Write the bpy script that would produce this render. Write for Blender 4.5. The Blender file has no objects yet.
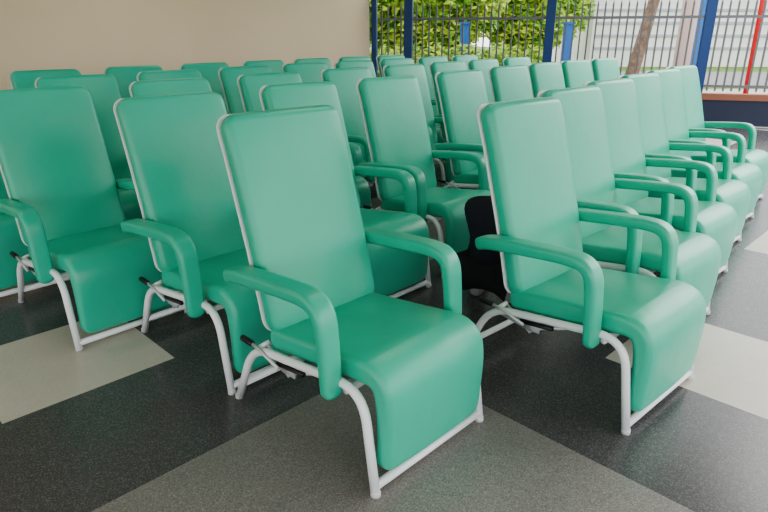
import bpy, bmesh, math, random
from mathutils import Vector, Matrix
random.seed(7)
scene=bpy.context.scene
col=scene.collection
try:
    scene.view_settings.look='AgX - Medium High Contrast'
except Exception as e:
    print('look',e)
# ------------------------------------------------------------------ materials
def mat(name,color,rough=.5,metal=0,spec=.5,noise=None,bump=None,coat=0):
    m=bpy.data.materials.new(name); m.use_nodes=True
    nt=m.node_tree; b=nt.nodes['Principled BSDF']
    b.inputs['Base Color'].default_value=(*color,1)
    b.inputs['Roughness'].default_value=rough
    b.inputs['Metallic'].default_value=metal
    b.inputs['Specular IOR Level'].default_value=spec
    b.inputs['Coat Weight'].default_value=coat
    tc=nt.nodes.new('ShaderNodeTexCoord')
    if noise:
        sc,c2,lo,hi=noise
        n=nt.nodes.new('ShaderNodeTexNoise'); n.inputs['Scale'].default_value=sc; n.inputs['Detail'].default_value=4
        r=nt.nodes.new('ShaderNodeValToRGB')
        r.color_ramp.elements[0].position=lo; r.color_ramp.elements[0].color=(*color,1)
        r.color_ramp.elements[1].position=hi; r.color_ramp.elements[1].color=(*c2,1)
        nt.links.new(tc.outputs['Object'],n.inputs['Vector'])
        nt.links.new(n.outputs['Fac'],r.inputs['Fac'])
        nt.links.new(r.outputs['Color'],b.inputs['Base Color'])
    if bump:
        sc,st=bump
        n=nt.nodes.new('ShaderNodeTexNoise'); n.inputs['Scale'].default_value=sc; n.inputs['Detail'].default_value=3
        bp=nt.nodes.new('ShaderNodeBump'); bp.inputs['Strength'].default_value=st; bp.inputs['Distance'].default_value=.01
        nt.links.new(tc.outputs['Object'],n.inputs['Vector'])
        nt.links.new(n.outputs['Fac'],bp.inputs['Height'])
        nt.links.new(bp.outputs['Normal'],b.inputs['Normal'])
    return m
def granite(name,base,dark,light,rough=.24,scale=300,cut=.86):
    m=bpy.data.materials.new(name); m.use_nodes=True
    nt=m.node_tree; b=nt.nodes['Principled BSDF']; b.inputs['Roughness'].default_value=rough
    tc=nt.nodes.new('ShaderNodeTexCoord')
    v=nt.nodes.new('ShaderNodeTexVoronoi'); v.inputs['Scale'].default_value=scale
    sep=nt.nodes.new('ShaderNodeSeparateColor')
    r=nt.nodes.new('ShaderNodeValToRGB'); r.color_ramp.interpolation='CONSTANT'
    e=r.color_ramp.elements; e[0].position=0; e[0].color=(*dark,1); e[1].position=.3; e[1].color=(*base,1)
    x=e.new(cut); x.color=(*light,1)
    n=nt.nodes.new('ShaderNodeTexNoise'); n.inputs['Scale'].default_value=1.6; n.inputs['Detail'].default_value=6
    mr=nt.nodes.new('ShaderNodeMapRange'); mr.inputs['To Min'].default_value=.75; mr.inputs['To Max'].default_value=1.25
    mx=nt.nodes.new('ShaderNodeMix'); mx.data_type='RGBA'; mx.blend_type='MULTIPLY'; mx.inputs[0].default_value=1
    nt.links.new(tc.outputs['Object'],v.inputs['Vector']); nt.links.new(v.outputs['Color'],sep.inputs[0])
    nt.links.new(sep.outputs[0],r.inputs['Fac']); nt.links.new(tc.outputs['Object'],n.inputs['Vector'])
    nt.links.new(n.outputs['Fac'],mr.inputs['Value'])
    nt.links.new(r.outputs['Color'],mx.inputs[6]); nt.links.new(mr.outputs['Result'],mx.inputs[7])
    nt.links.new(mx.outputs[2],b.inputs['Base Color'])
    return m
M_vinyl=mat('green_vinyl',(.055,.450,.300),rough=.33,spec=.5,noise=(3,(.064,.480,.325),.35,.65),bump=(7,.30))
M_white=mat('white_enamel',(.85,.86,.88),rough=.32)
M_shell=mat('pale_grey_panel',(.75,.77,.78),rough=.5)
M_black=mat('black_plastic',(.01,.01,.012),rough=.4)
M_steel=mat('pale_steel',(.62,.63,.65),rough=.4,metal=.3)
M_rubber=mat('grey_rubber',(.6,.6,.6),rough=.7)
M_wall=mat('cream_paint',(.78,.645,.455),rough=.7,noise=(.8,(.82,.685,.49),.3,.7))
M_ceil=mat('ceiling_paint',(.8,.77,.70),rough=.9)
M_dark=granite('dark_granite',(.100,.096,.097),(.066,.064,.066),(.18,.175,.176))
M_grey=granite('grey_granite',(.245,.228,.213),(.175,.163,.153),(.34,.32,.30),rough=.3)
M_cream=granite('cream_granite',(.60,.545,.475),(.55,.50,.435),(.65,.595,.525),rough=.3)
M_blue=mat('blue_paint',(.012,.055,.20),rough=.45)
M_bar=mat('fence_bar_paint',(.17,.17,.18),rough=.5)
M_lowwall=mat('dark_blue_wall',(.02,.028,.06),rough=.6)
M_cap=mat('terracotta_cap',(.30,.12,.07),rough=.7)
M_pave=mat('concrete',(.42,.41,.38),rough=.85,noise=(2,(.5,.48,.45),.3,.7))
M_road=mat('asphalt',(.22,.22,.22),rough=.9,noise=(3,(.27,.27,.27),.3,.7))
M_grass=mat('grass',(.09,.2,.03),rough=.9,noise=(6,(.18,.3,.05),.35,.65))
M_leaf=mat('leaf',(.14,.34,.03),rough=.6,noise=(2.5,(.46,.58,.07),.4,.62))
M_bark=mat('bark',(.17,.11,.08),rough=.9,noise=(12,(.28,.2,.15),.35,.65),bump=(20,.6))
M_bldg=mat('white_render',(.76,.76,.75),rough=.8,noise=(1,(.82,.82,.81),.3,.7))
M_band=mat('grey_band',(.42,.45,.51),rough=.7)
M_pink=mat('pinkish_paint',(.66,.52,.48),rough=.7)
M_bldblue=mat('light_blue_paint',(.04,.16,.48),rough=.7)
M_red=mat('red_paint',(.62,.02,.02),rough=.5)
M_navy=mat('dark_navy_fabric',(.012,.014,.022),rough=.9,bump=(60,.2))
M_trouser=mat('black_fabric',(.012,.012,.015),rough=.9)
M_skin=mat('skin',(.20,.10,.06),rough=.5)
M_hair=mat('black_hair',(.008,.006,.005),rough=.6)
M_shoe=mat('grey_shoe',(.3,.3,.3),rough=.6)
M_fill=bpy.data.materials.new('fill_glow'); M_fill.use_nodes=True  # glow for the tubes of the added fill lights
M_fill.node_tree.nodes['Principled BSDF'].inputs['Emission Color'].default_value=(1,.97,.9,1)
M_fill.node_tree.nodes['Principled BSDF'].inputs['Emission Strength'].default_value=2
# ------------------------------------------------------------------ helpers
def mkobj(name,me,mats,parent=None,smooth=True):
    o=bpy.data.objects.new(name,me); col.objects.link(o)
    for m in (mats if isinstance(mats,(list,tuple)) else [mats]): me.materials.append(m)
    if smooth:
        for p in me.polygons: p.use_smooth=True
    if parent: o.parent=parent
    return o
def from_bm(name,bm,mats,parent=None,smooth=True):
    bmesh.ops.recalc_face_normals(bm,faces=bm.faces)
    me=bpy.data.meshes.new(name); bm.to_mesh(me); bm.free()
    return mkobj(name,me,mats,parent,smooth)
def catmull(pts,n):
    P=[Vector(p) for p in pts]
    P=[P[0]*2-P[1]]+P+[P[-1]*2-P[-2]]
    out=[]
    for i in range(1,len(P)-2):
        a,b,c,d=P[i-1:i+3]
        for k in range(n):
            t=k/n
            out.append(.5*((2*b)+(c-a)*t+(2*a-5*b+4*c-d)*t*t+(3*b-a-3*c+d)*t**3))
    out.append(P[-2]); return out
def resample(pl,ss):
    L=[0]
    for a,b in zip(pl,pl[1:]): L.append(L[-1]+(b-a).length)
    T=L[-1]; res=[]; j=0
    for s in ss:
        s=max(0,min(T,s))
        while j<len(L)-2 and L[j+1]<s: j+=1
        f=(s-L[j])/max(1e-9,L[j+1]-L[j]); p=pl[j].lerp(pl[j+1],f)
        a=pl[max(0,j-1)]; b=pl[min(len(pl)-1,j+2)]
        res.append((s,p,(b-a).normalized()))
    return T,res
def pad(bm,pts,hw,ht,rw=.05,puff=.008,x0=0,cap=(True,True),cr=None,step=.02,wfun=None,rng=(0,1),hfun=None):
    """sweep a rounded rectangle (lateral x normal) along a (y,z) path"""
    pl=catmull([(0,a,b) for a,b in pts],12)
    T=sum((b-a).length for a,b in zip(pl,pl[1:]))
    A,B=T*rng[0],T*rng[1]
    ss=set()
    n=max(4,int((B-A)/step))
    ss.update(A+(B-A)*i/n for i in range(n+1))
    for i in range(0,9):
        e=rw*(1-math.cos(i/8*math.pi/2))
        if cap[0]: ss.add(A+e)
        if cap[1]: ss.add(B-e)
    for i in range(0,6):
        e=ht*(1-math.cos(i/5*math.pi/2))
        if cap[0]: ss.add(A+e)
        if cap[1]: ss.add(B-e)
    ss=sorted(ss); s2=[ss[0]]
    for s in ss[1:]:
        if s-s2[-1]>.0008: s2.append(s)
    s2[-1]=B
    _,res=resample(pl,s2)
    rings=[]
    cr=cr or ht*.85
    for s,p,t in res:
        e=min(s-A if cap[0] else 9, B-s if cap[1] else 9); e=max(e,0)
        fw=hw*(wfun(s/T) if wfun else 1); fh=ht*(hfun(s/T) if hfun else 1)
        if e<rw: w=fw-rw*(1-math.sqrt(max(0,1-(1-e/rw)**2)))
        else: w=fw
        h=fh*math.sqrt(max(0.0009,1-(1-e/fh)**2)) if e<fh else fh
        nrm=Vector((0,-t.z,t.y))
        c=min(cr,h*.95,w*.95)
        ring=[]
        for (sx,sy,a0) in ((1,1,0),(-1,1,90),(-1,-1,180),(1,-1,270)):
            for k in range(6):
                a=math.radians(a0+90*k/5)
                ring.append((sx*(w-c)+c*math.cos(a), sy*(h-c)+c*math.sin(a)))
            if sy==1 and sx==1:
                ring+= [((w-c)*q,h) for q in (.75,.5,.25,0,-.25,-.5,-.75)]
            if sy==-1 and sx==-1:
                ring+= [(-(w-c)*q,-h) for q in (.75,.5,.25,0,-.25,-.5,-.75)]
        vs=[]
        for (x,y) in ring:
            pf=puff*max(0,1-(x/w)**2)*(h/ht)*(1 if y>0 else -.3)
            q=p+nrm*(y+pf)
            vs.append(bm.verts.new((x0+x,q.y,q.z)))
        rings.append(vs)
    N=len(rings[0])
    for r1,r2 in zip(rings,rings[1:]):
        for i in range(N):
            bm.faces.new((r1[i],r1[(i+1)%N],r2[(i+1)%N],r2[i]))
    if cap[0]: bm.faces.new(rings[0])
    if cap[1]: bm.faces.new(rings[-1][::-1])
def fillet(pts,r,n=8):
    P=[Vector(p) for p in pts]; out=[P[0]]
    for a,b,c in zip(P,P[1:],P[2:]):
        d1=(a-b); d2=(c-b); rr=min(r,d1.length*.49,d2.length*.49)
        s=b+d1.normalized()*rr; e=b+d2.normalized()*rr
        for k in range(n+1):
            t=k/n; out.append(s*(1-t)**2+b*2*t*(1-t)+e*t*t)
    out.append(P[-1]); return out
def tube(bm,pts,r,seg=12,flat=1):
    P=[Vector(p) for p in pts]; rings=[]
    ref=None
    for i,p in enumerate(P):
        t=(P[min(i+1,len(P)-1)]-P[max(i-1,0)]).normalized()
        if ref is None:
            ref=t.orthogonal().normalized()
        ref=(ref-t*ref.dot(t)).normalized()
        b=t.cross(ref)
        rr=r[i] if isinstance(r,(list,tuple)) else r
        rings.append([bm.verts.new(p+(ref*math.cos(2*math.pi*k/seg)+b*flat*math.sin(2*math.pi*k/seg))*rr) for k in range(seg)])
    for r1,r2 in zip(rings,rings[1:]):
        for i in range(seg): bm.faces.new((r1[i],r1[(i+1)%seg],r2[(i+1)%seg],r2[i]))
    bm.faces.new(rings[0]); bm.faces.new(rings[-1][::-1])
def box(bm,c,s,rz=0):
    m=Matrix.Translation(c)@Matrix.Rotation(rz,4,'Z')@Matrix.Diagonal((s[0],s[1],s[2],1))
    return bmesh.ops.create_cube(bm,size=1,matrix=m)
def tag(o,label,cat,group=None,kind=None):
    o['label']=label; o['category']=cat
    if group: o['group']=group
    if kind: o['kind']=kind
# ------------------------------------------------------------------ chair prototype (forward=+Y, base centre origin)
O=.40   # F + O = local y
def build_chair():
    root=bpy.data.objects.new('recliner_chair',None); col.objects.link(root); root.empty_display_size=.2
    bm=bmesh.new()
    bp=[(-.560,.37),(-.582,.46),(-.622,.62),(-.685,.84),(-.742,1.03),(-.795,1.18)]
    bp=[(a+O,b) for a,b in bp]
    pad(bm,bp[::-1],.272,.036,rw=.060,puff=.015,cr=.028)
    back=from_bm('backrest',bm,M_vinyl,root)
    bm=bmesh.new()
    bp2=[(a-.038,b-.004) for a,b in bp]
    pad(bm,bp2[::-1],.2742,.0055,rw=.060,puff=0)
    sh=from_bm('backrest_shell',bm,M_shell,back); sh['label']='thin pale panel edging the rear of the backrest'
    sp=[(-.60,.352),(-.45,.368),(-.30,.386),(-.15,.406),(-.075,.416),(-.026,.410),(.004,.380),(.015,.325),(.018,.25),(.015,.155),(.006,.062)]
    sp=[(a+O,b) for a,b in sp]
    hf=lambda f: 1-.28*max(0,min(1,(f-.56)/.3))
    bm=bmesh.new()
    pad(bm,sp,.264,.044,rw=.03,puff=.010,cap=(True,False),cr=.026,rng=(0,.58),hfun=hf)
    seat=from_bm('seat',bm,M_vinyl,root)
    bm=bmesh.new()
    pad(bm,sp,.264,.044,rw=.06,puff=.010,cap=(False,True),cr=.026,rng=(.58,1),hfun=hf)
    leg=from_bm('leg_rest',bm,M_vinyl,root)
    for sx in (-1,1):
        bm=bmesh.new()
        ap=[(-.730,.596),(-.66,.618),(-.52,.634),(-.36,.648),(-.265,.652),(-.210,.640),(-.178,.600),(-.166,.52),(-.158,.42),(-.153,.315)]
        ap=[(a+O,b) for a,b in ap]
        pad(bm,ap,.044,.0255,rw=.036,puff=.001,x0=.324*sx,cr=.016,step=.012,wfun=lambda f:1-.14*max(0,(f-.5)/.5),hfun=lambda f:1.05-.18*f)
        from_bm('armrest',bm,M_vinyl,root)
    bm=bmesh.new()
    for sx in (-1,1):
        X=.293*sx
        pts=[(X,-.80+O,.012),(X,-.665+O,.300),(X,-.40+O,.335),(X,-.035+O,.385),(X,.020+O,.012)]
        tube(bm,fillet(pts,.12),.0165)
        tube(bm,[(X,-.16+O,.40),(.318*sx,-.158+O,.40)],.012,8)
        tube(bm,[(.255*sx,-.60+O,.33),(X,-.62+O,.31)],.012,8)
        tube(bm,[(.268*sx,-.64+O,.60),(.318*sx,-.65+O,.62)],.012,8)
    tube(bm,[(-.293,O+.017,.034),(.293,O+.017,.034)],.0155)
    tube(bm,[(-.293,-.765+O,.085),(.293,-.765+O,.085)],.0145)
    tube(bm,[(-.293,-.42+O,.325),(.293,-.42+O,.325)],.013)
    tube(bm,[(-.293,-.12+O,.345),(.293,-.12+O,.345)],.013)
    fr=from_bm('frame',bm,M_white,root)
    for sx in (-1,1):
        for yy in (-.805+O,O+.021):
            bm=bmesh.new(); tube(bm,[(.293*sx,yy,0),(.293*sx,yy,.018)],.0178)
            from_bm('foot_cap',bm,M_rubber,fr)
    for sx in (-1,1):
        bm=bmesh.new()
        tube(bm,[(.280*sx,-.64+O,.285),(.280*sx,-.46+O,.262),(.280*sx,-.28+O,.335)],.007,8)
        tube(bm,[(.276*sx,-.58+O,.33),(.276*sx,-.46+O,.245),(.276*sx,-.36+O,.33)],.006,8)
        box(bm,(.284*sx,-.45+O,.285),(.008,.085,.05))
        mech=from_bm('recline_linkage',bm,M_steel,root); mech['label']='pale steel recline linkage bars'
    bm=bmesh.new()
    tube(bm,[(.308,-.64+O,.325),(.313,-.57+O,.318),(.313,-.47+O,.290)],.007,8)
    lv=from_bm('recline_lever',bm,M_steel,root)
    bm=bmesh.new()
    tube(bm,[(.308,-.715+O,.328),(.308,-.71+O,.328),(.308,-.645+O,.326),(.308,-.64+O,.325)],[.008,.013,.013,.009],10)
    lg=from_bm('lever_grip',bm,M_black,lv); lg['label']='black plastic lever grip'
    bm=bmesh.new()
    tube(bm,[(.294,-.50+O,.292),(.294,-.34+O,.312)],.010,10)
    gs=from_bm('gas_strut',bm,M_black,mech); gs['label']='black cylinder of the recline strut'
    return root
proto=build_chair()
def clone(o,parent=None):
    n=o.copy(); col.objects.link(n)
    if parent: n.parent=parent
    for c in list(o.children): clone(c,n)
    return n
LAB='mint green vinyl hospital recliner, white tubular frame, standing in rows'
chairs=[
(.635,2.70,138,'mint green recliner with white frame beside an open gap'),(1.05,3.36,138,None),(1.49,3.99,138,None),(1.93,4.61,138,None),(2.38,5.22,138,None),(2.83,5.84,138,'mint green recliner at the line end near the fence'),
(-.38,2.345,134.5,'mint green recliner pulled out alone ahead of the rows'),
(-1.015,2.95,134,None),(-.49,3.69,134,None),(.05,4.27,136,None),(.64,5.05,136,None),(1.20,5.85,137,None),(1.72,6.55,137,None),(2.24,7.20,138,None),(2.8,7.85,138,None),
(-1.87,3.32,134,'mint green recliner with its feet by a cream floor tile'),(-1.38,4.03,134,None),(-.85,4.70,134,None),(-.31,5.46,135,None),(.22,6.15,135,None),(.72,6.82,135,None),(1.22,7.52,135,None),(1.76,8.15,135,None),
(-2.70,3.80,134,None),(-2.2,4.44,134,None),(-1.75,5.10,134,None),(-1.27,5.77,134,None),(-.8,6.44,135,None),(-.32,7.12,135,None),(.18,7.77,135,None),(.68,8.42,135,None),(1.2,9.07,135,None),
(-2.80,5.15,134,None),(-2.33,5.82,134,None),(-1.85,6.48,134,None),(-1.36,7.14,134,None),(-.88,7.80,134,None),(-.38,8.5,134,None),(.12,9.15,134,None),
]
random.seed(3)
for i,(x,y,az,lab) in enumerate(chairs):
    o=proto if i==0 else clone(proto)
    if i>9: az+=random.uniform(-1.2,1.2)
    a=math.radians(az)
    o.location=(x+.36*math.sin(a),y+.36*math.cos(a),0)
    o.rotation_euler=(0,0,-a)
    tag(o,lab or LAB,'chair','green recliner chairs in rows')
# ------------------------------------------------------------------ floor
bm=bmesh.new(); T=.73; S=math.sqrt(.5)
p0,q0=.325,.285
for ip in range(-9,15):
    for iq in range(-9,15):
        c=[]
        for dp,dq in ((0,0),(1,0),(1,1),(0,1)):
            p=p0+(ip+dp)*T; q=q0+(iq+dq)*T
            c.append(bm.verts.new(((p-q)*S,(p+q)*S,0)))
        f=bm.faces.new(c)
        bp,bq=ip//3,iq//3; mp,mq=ip%3,iq%3
        k=0
        if (bp+bq)%2==0 and not (bp==2 and bq==0):
            if mp<2 and mq<2: k=1
        elif mp==0 and mq==0: k=2
        f.material_index=k
bmesh.ops.remove_doubles(bm,verts=bm.verts,dist=.001)
FC=Vector((-.28,12.3,0)); FD=Vector((.956,-.292,0)).normalized()
WD=Vector((-.588,-.809,0)).normalized()
bmesh.ops.bisect_plane(bm,geom=bm.verts[:]+bm.edges[:]+bm.faces[:],plane_co=FC,plane_no=Vector((FD.y*-1,FD.x,0)),clear_outer=True)
bmesh.ops.bisect_plane(bm,geom=bm.verts[:]+bm.edges[:]+bm.faces[:],plane_co=FC+Vector((-.06,.04,0)),plane_no=Vector((WD.y,-WD.x,0)),clear_outer=True)
for f in bm.faces:
    if f.normal.z<0: f.normal_flip()
me=bpy.data.meshes.new('floor'); bm.to_mesh(me); bm.free()
fl=mkobj('floor',me,[M_dark,M_grey,M_cream],None,False)
tag(fl,'polished granite floor with dark, grey and cream squares','floor',kind='structure')
# ------------------------------------------------------------------ wall + ceiling
bm=bmesh.new()
L=17; wn=Vector((WD.y,-WD.x,0))
c=FC+WD*(L/2)+wn*.1+Vector((0,0,1.6))
box(bm,c,(L,.2,3.2),math.atan2(WD.y,WD.x))
w=from_bm('wall_left',bm,M_wall,None,False); tag(w,'plain cream painted wall','wall',kind='structure')
bm=bmesh.new()
box(bm,(-1.6,4.4,3.28),(10.6,16.5,.16),0)
w=from_bm('ceiling',bm,M_ceil,None,False); tag(w,'off-white ceiling over the hall','ceiling',kind='structure')
# ------------------------------------------------------------------ fence
def fpt(s,z=0):
    q=FC+FD*s; return Vector((q.x,q.y,z))
fa=math.atan2(FD.y,FD.x)
posts=[.10,.78,3.38,5.93,8.6,11.3]
for s in posts:
    bm=bmesh.new(); wdt=.16 if s>.2 else .10
    box(bm,fpt(s,1.315),(wdt,.10,1.58),fa)
    box(bm,fpt(s,2.12),(wdt+.03,.13,.03),fa)
    bmesh.ops.bevel(bm,geom=bm.edges[:],offset=.006,segments=1,affect='EDGES')
    o=from_bm('fence_post',bm,M_blue,None,False); tag(o,'dark blue square steel fence post','fence post','blue fence posts')
for a,b in zip(posts,posts[1:]):
    root=bpy.data.objects.new('steel_fence',None); col.objects.link(root); root.location=fpt((a+b)/2,.52); root.rotation_euler=(0,0,fa)
    ln=b-a-.17
    bm=bmesh.new()
    for z in (.12,1.22): box(bm,(0,0,z),(ln,.03,.045))
    from_bm('rail',bm,M_bar,root,False)
    bm=bmesh.new(); n=max(2,int(ln/.125))
    for k in range(n):
        x=-ln/2+(k+.5)*ln/n
        box(bm,(x,0,.73),(.027,.027,1.38))
        bmesh.ops.create_cone(bm,cap_ends=True,segments=6,radius1=.02,radius2=.002,depth=.08,matrix=Matrix.Translation((x,0,1.46)))
    from_bm('fence_bars',bm,M_bar,root,False)
    tag(root,'painted steel bar fence section with pointed tops','fence','fence sections')
bm=bmesh.new(); box(bm,fpt(6,.21),(12.4,.18,.42),fa)
lw=from_bm('low_wall',bm,M_lowwall,None,False); tag(lw,'low dark blue wall with terracotta cap under the fence','wall')
bm=bmesh.new(); box(bm,fpt(6,.47),(12.4,.22,.10),fa)
cp=from_bm('wall_cap',bm,M_cap,lw,False)
# ------------------------------------------------------------------ outside
def slab(name,x0,x1,y0,y1,z,m,label,cat):
    bm=bmesh.new(); box(bm,((x0+x1)/2,(y0+y1)/2,z-.05),(x1-x0,y1-y0,.1))
    o=from_bm(name,bm,m,None,False); tag(o,label,cat,kind='structure'); return o
slab('trim_1',-60,90,-40,90,-.06,M_grass,'green lawn around the building','grass')
slab('trim_2',-20,60,15.5,18,-.03,M_pave,'pale concrete pavement','pavement')
slab('trim_3',-60,90,19.5,27,-.03,M_road,'grey asphalt street','street')
slab('trim_4',3.5,14,-8,15.4,-.035,M_pave,'pale concrete apron beside the hall','pavement')
def building(x,y,sx,sy,h,m,label):
    root=bpy.data.objects.new('building',None); col.objects.link(root); root.location=(x,y,-.06)
    bm=bmesh.new(); box(bm,(0,0,h/2),(sx,sy,h)); box(bm,(0,-.1,h+.1),(sx+.6,sy+.6,.25))
    from_bm('building_body',bm,m,root,False)
    bm=bmesh.new()
    for z in (.9,1.5,2.1,2.7): box(bm,(0,-sy/2-.03,z),(sx*.98,.06,.12))
    from_bm('wall_band',bm,M_band,root,False)
    tag(root,label,'building'); return root
building(21.5,36,22,8,4.2,M_bldg,'long low white building with grey bands across the street')
building(42,36,14,8,5,M_bldblue,'light blue building across the street')
building(-10,46,24,8,4,M_bldg,'pale building behind trees across the street')
def leaves(name,parent,blobs,n,size,seed):
    rnd=random.Random(seed); verts=[];faces=[]
    for i in range(n):
        c,r=rnd.choice(blobs)
        d=Vector((rnd.gauss(0,1),rnd.gauss(0,1),rnd.gauss(0,1))).normalized()
        p=Vector(c)+Vector((d.x*r[0],d.y*r[1],d.z*r[2]))*rnd.uniform(.45,1.05)
        t=Vector((rnd.gauss(0,1),rnd.gauss(0,1),rnd.gauss(0,.6))).normalized(); b=t.orthogonal().normalized()
        s=size*rnd.uniform(.6,1.3); k=len(verts)
        verts+= [p-t*s,p+b*s*.45,p+t*s,p-b*s*.45]; faces.append((k,k+1,k+2,k+3))
    me=bpy.data.meshes.new(name); me.from_pydata(verts,[],faces)
    o=mkobj(name,me,M_leaf,parent,False); o['kind']='stuff'; return o
def tree(x,y,h,lean,r,blobs,n,size,seed,label):
    root=bpy.data.objects.new('tree',None); col.objects.link(root); root.location=(x,y,-.06)
    bm=bmesh.new()
    pts=catmull([(0,0,0),(lean*.3,0,h*.35),(lean*.6,.05,h*.7),(lean,0,h)],5)
    tube(bm,pts,[r*(1.25-.6*i/len(pts)) for i in range(len(pts))],12)
    for k in range(5):
        a=k*1.3; z=h*(.72+.06*k); s=Vector((lean*.75,0,z))
        tube(bm,[s,s+Vector((math.cos(a)*.5,math.sin(a)*.5,.5)),s+Vector((math.cos(a)*1.1,math.sin(a)*1.1,1.2))],[r*.4,r*.25,r*.1],8)
    from_bm('trunk',bm,M_bark,root)
    leaves('foliage',root,blobs,n,size,seed)
    tag(root,label,'tree'); return root
tree(5.55,14.2,3.6,.8,.13,[((.9,0,4.6),(1.2,1.2,1.0)),((1.5,.3,4.3),(.8,.8,.7))],3000,.11,1,'slim brown tree trunk leaning just beyond the fence')
tree(1.0,17,3.2,.2,.07,[((0,0,3.0),(1.9,1.6,1.4)),((1.2,0,2.3),(1.0,.9,.9)),((-1.3,0,2.4),(1.2,1.0,1.0)),((.2,-.3,1.6),(1.3,.8,.8))],12000,.11,2,'leafy green tree beyond the fence')
tree(4.5,21.2,4,.2,.08,[((0,0,3.3),(1.8,1.5,1.4)),((-1.3,0,2.6),(1.2,1.1,1.1)),((.2,-.2,1.8),(1.3,1.0,.9))],10000,.13,3,'leafy green tree beside the street')
tree(-2.5,29,4,.2,.2,[((0,0,3.4),(4,2.5,2.4)),((3.2,0,2.6),(2.4,1.8,1.8))],9000,.2,4,'broad leafy tree across the street')
tree(7.2,31,4,.2,.15,[((0,0,3.0),(2.8,2.2,2.2))],7000,.2,5,'broad leafy tree across the street')
root=bpy.data.objects.new('hedge',None); col.objects.link(root); root.location=(1.6,14.4,-.06)
leaves('foliage',root,[((k*.7-1.8,0,.62),(.6,.45,.7)) for k in range(6)],8000,.08,9)
tag(root,'trimmed green hedge behind the fence','hedge')
bm=bmesh.new(); tube(bm,[(7.30,15.3,-.05),(7.30,15.3,4.5)],.19,20)
o=from_bm('round_column',bm,M_pink); tag(o,'pale pinkish round column beyond the fence','column')
bm=bmesh.new(); tube(bm,[(8.62,14.6,-.05),(8.55,14.6,4.0)],.06,14)
o=from_bm('red_pole',bm,M_red); tag(o,'bright red pole beyond the fence','pole')
bm=bmesh.new(); box(bm,(9.75,20,1.6),(.7,.4,3.3)); box(bm,(9.75,20,3.3),(.85,.5,.12))
o=from_bm('blue_pillar',bm,M_bldblue,None,False); tag(o,'blue painted gate pillar beside the street','pillar')
for (x,y) in ((1.95,15.3),(4.45,15.3)):
    bm=bmesh.new(); box(bm,(x,y,.84),(.2,.2,1.75)); box(bm,(x,y,1.73),(.26,.26,.05))
    o=from_bm('short_post',bm,M_bldblue,None,False); tag(o,'short blue square post beyond the fence','post','short blue posts')
# ------------------------------------------------------------------ person (crouching)
def skinned(name,verts,edges,radii,m,parent,root=0,sub=2):
    me=bpy.data.meshes.new(name); me.from_pydata(verts,edges,[])
    o=mkobj(name,me,m,parent)
    md=o.modifiers.new('skin','SKIN'); md.use_smooth_shade=True
    for i,r in enumerate(radii):
        s=me.skin_vertices[0].data[i]; s.radius=(r,r) if not isinstance(r,tuple) else r; s.use_root=(i==root)
    sb=o.modifiers.new('sub','SUBSURF'); sb.levels=sub; sb.render_levels=sub
    return o
P=bpy.data.objects.new('person',None); col.objects.link(P)
V=[(0,-.05,.24),(0,-.03,.42),(0,.05,.58),(0,.12,.68),(0,.17,.74),(0,.215,.81),(0,.22,.89)]
E=[(i,i+1) for i in range(6)]
R=[(.095,.08),(.10,.08),(.11,.085),.055,.065,.085,.07]
def add(v,r,link):
    V.append(v); R.append(r); E.append((link,len(V)-1)); return len(V)-1
for s in (-1,1):
    a=add((.15*s,.05,.60),.05,2); b=add((.18*s,.20,.43),.04,a); c=add((.11*s,.34,.46),.028,b); d=add((.10*s,.40,.47),.032,c)
    for k,(dx,dz,l) in enumerate(((-.03,.0,.07),(-.01,.005,.08),(.01,.004,.075),(.03,-.002,.06))):
        e=add((.10*s+dx,.44,.465+dz),.010,d); f=add((.10*s+dx*1.1,.44+l*.5,.45+dz),.009,e); add((.10*s+dx*1.1,.44+l*.6,.415+dz),.008,f)
    t=add((.10*s-.045*s,.39,.455),.011,d); add((.10*s-.06*s,.42,.44),.009,t)
    h=add((.08*s,-.03,.23),.06,0); k=add((.13*s,.30,.43),.045,h); an=add((.11*s,.08,.10),.034,k); add((.12*s,.2,.05),.03,an)
skinned('body',V,E,R,M_skin,P)
tv=[(0,-.05,.24),(0,-.03,.42),(0,.05,.58),(0,.10,.655)];te=[(0,1),(1,2),(2,3)];tr=[(.14,.12),(.13,.11),(.14,.11),.080]
for s in (-1,1):
    k=len(tv); tv+=[(.15*s,.05,.60),(.18*s,.20,.43),(.12*s,.32,.455)]; te+=[(2,k),(k,k+1),(k+1,k+2)]; tr+=[.074,.062,.048]
skinned('shirt',tv,te,tr,M_navy,P)['label']='dark navy long-sleeved shirt'
tv=[(0,-.06,.25)];te=[];tr=[(.15,.12)]
for s in (-1,1):
    k=len(tv); tv+=[(.08*s,-.03,.235),(.13*s,.30,.435),(.115*s,.12,.16),(.11*s,.09,.09)]; te+=[(0,k),(k,k+1),(k+1,k+2),(k+2,k+3)]; tr+=[.105,.085,.066,.062]
skinned('trousers',tv,te,tr,M_trouser,P)['label']='black trousers'
for s in (-1,1):
    skinned('shoe',[(.11*s,.03,.05),(.115*s,.16,.045),(.12*s,.25,.035)],[(0,1),(1,2)],[(.05,.055),(.05,.05),(.04,.032)],M_shoe,P)['label']='light grey shoe'
bm=bmesh.new(); bmesh.ops.create_uvsphere(bm,u_segments=20,v_segments=14,radius=1,matrix=Matrix.Translation((0,.195,.87))@Matrix.Diagonal((.094,.10,.097,1)))
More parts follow.
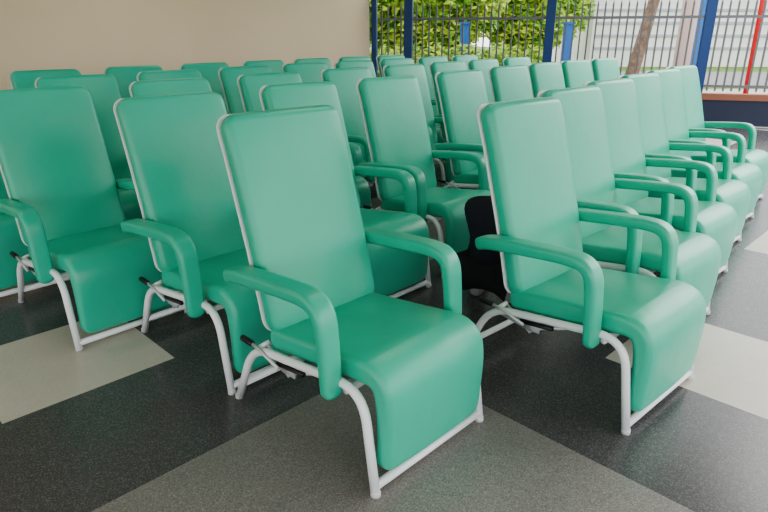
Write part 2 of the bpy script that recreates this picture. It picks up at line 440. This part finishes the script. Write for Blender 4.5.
bmesh.ops.bisect_plane(bm,geom=bm.verts[:]+bm.edges[:]+bm.faces[:],plane_co=(0,.23,.84),plane_no=(0,.75,-.66),clear_outer=True)
from_bm('hair',bm,M_hair,P)
a=math.radians(30); P.location=(.60,3.12,0); P.rotation_euler=(0,0,-a); P.scale=(.90,.90,.90)
tag(P,'person in dark clothes crouching between the recliners','person')
# ------------------------------------------------------------------ added fill lights under the unseen ceiling
for (x,y) in ((-2.6,3.2),(.6,3.8),(-2.2,7.2),(1.2,7.4),(-1,-1.5),(2,-1.5)):
    root=bpy.data.objects.new('fill_light',None); col.objects.link(root); root.location=(x,y,3.2)
    bm=bmesh.new(); box(bm,(0,0,-.03),(1.25,.3,.06)); from_bm('fill_housing',bm,M_white,root,False)
    bm=bmesh.new(); tube(bm,[(-.58,0,-.085),(.58,0,-.085)],.022,12); from_bm('fill_tube',bm,M_fill,root)
    ld=bpy.data.lights.new('fill_area','AREA'); ld.shape='RECTANGLE'; ld.size=1.2; ld.size_y=.3; ld.energy=7; ld.color=(1,.96,.9)  # weak area light, added to brighten the hall from above
    lo=bpy.data.objects.new('fill_area',ld); col.objects.link(lo); lo.parent=root; lo.location=(0,0,-.12)
    tag(root,'added fill light shaped as a white fluorescent fixture','lamp','added fill lights')
# ------------------------------------------------------------------ world + camera
w=bpy.data.worlds.new('sky'); scene.world=w; w.use_nodes=True
nt=w.node_tree; bg=nt.nodes['Background']; bg.inputs['Color'].default_value=(.96,.965,.99,1); bg.inputs['Strength'].default_value=2.6
sd=bpy.data.lights.new('hazy_sun','SUN'); sd.energy=1.2; sd.angle=math.radians(35); sd.color=(1,.97,.92)
so=bpy.data.objects.new('hazy_sun',sd); col.objects.link(so)
so.rotation_euler=Vector((.85,.55,.62)).to_track_quat('Z','Y').to_euler()
cd=bpy.data.cameras.new('camera'); cam=bpy.data.objects.new('camera',cd); col.objects.link(cam)
cam.location=(0,0,1.45); cam.rotation_euler=(math.radians(90-20.4),0,0); cd.lens=36*593/768; cd.sensor_width=36
cd.clip_start=.05; cd.clip_end=300
scene.camera=cam
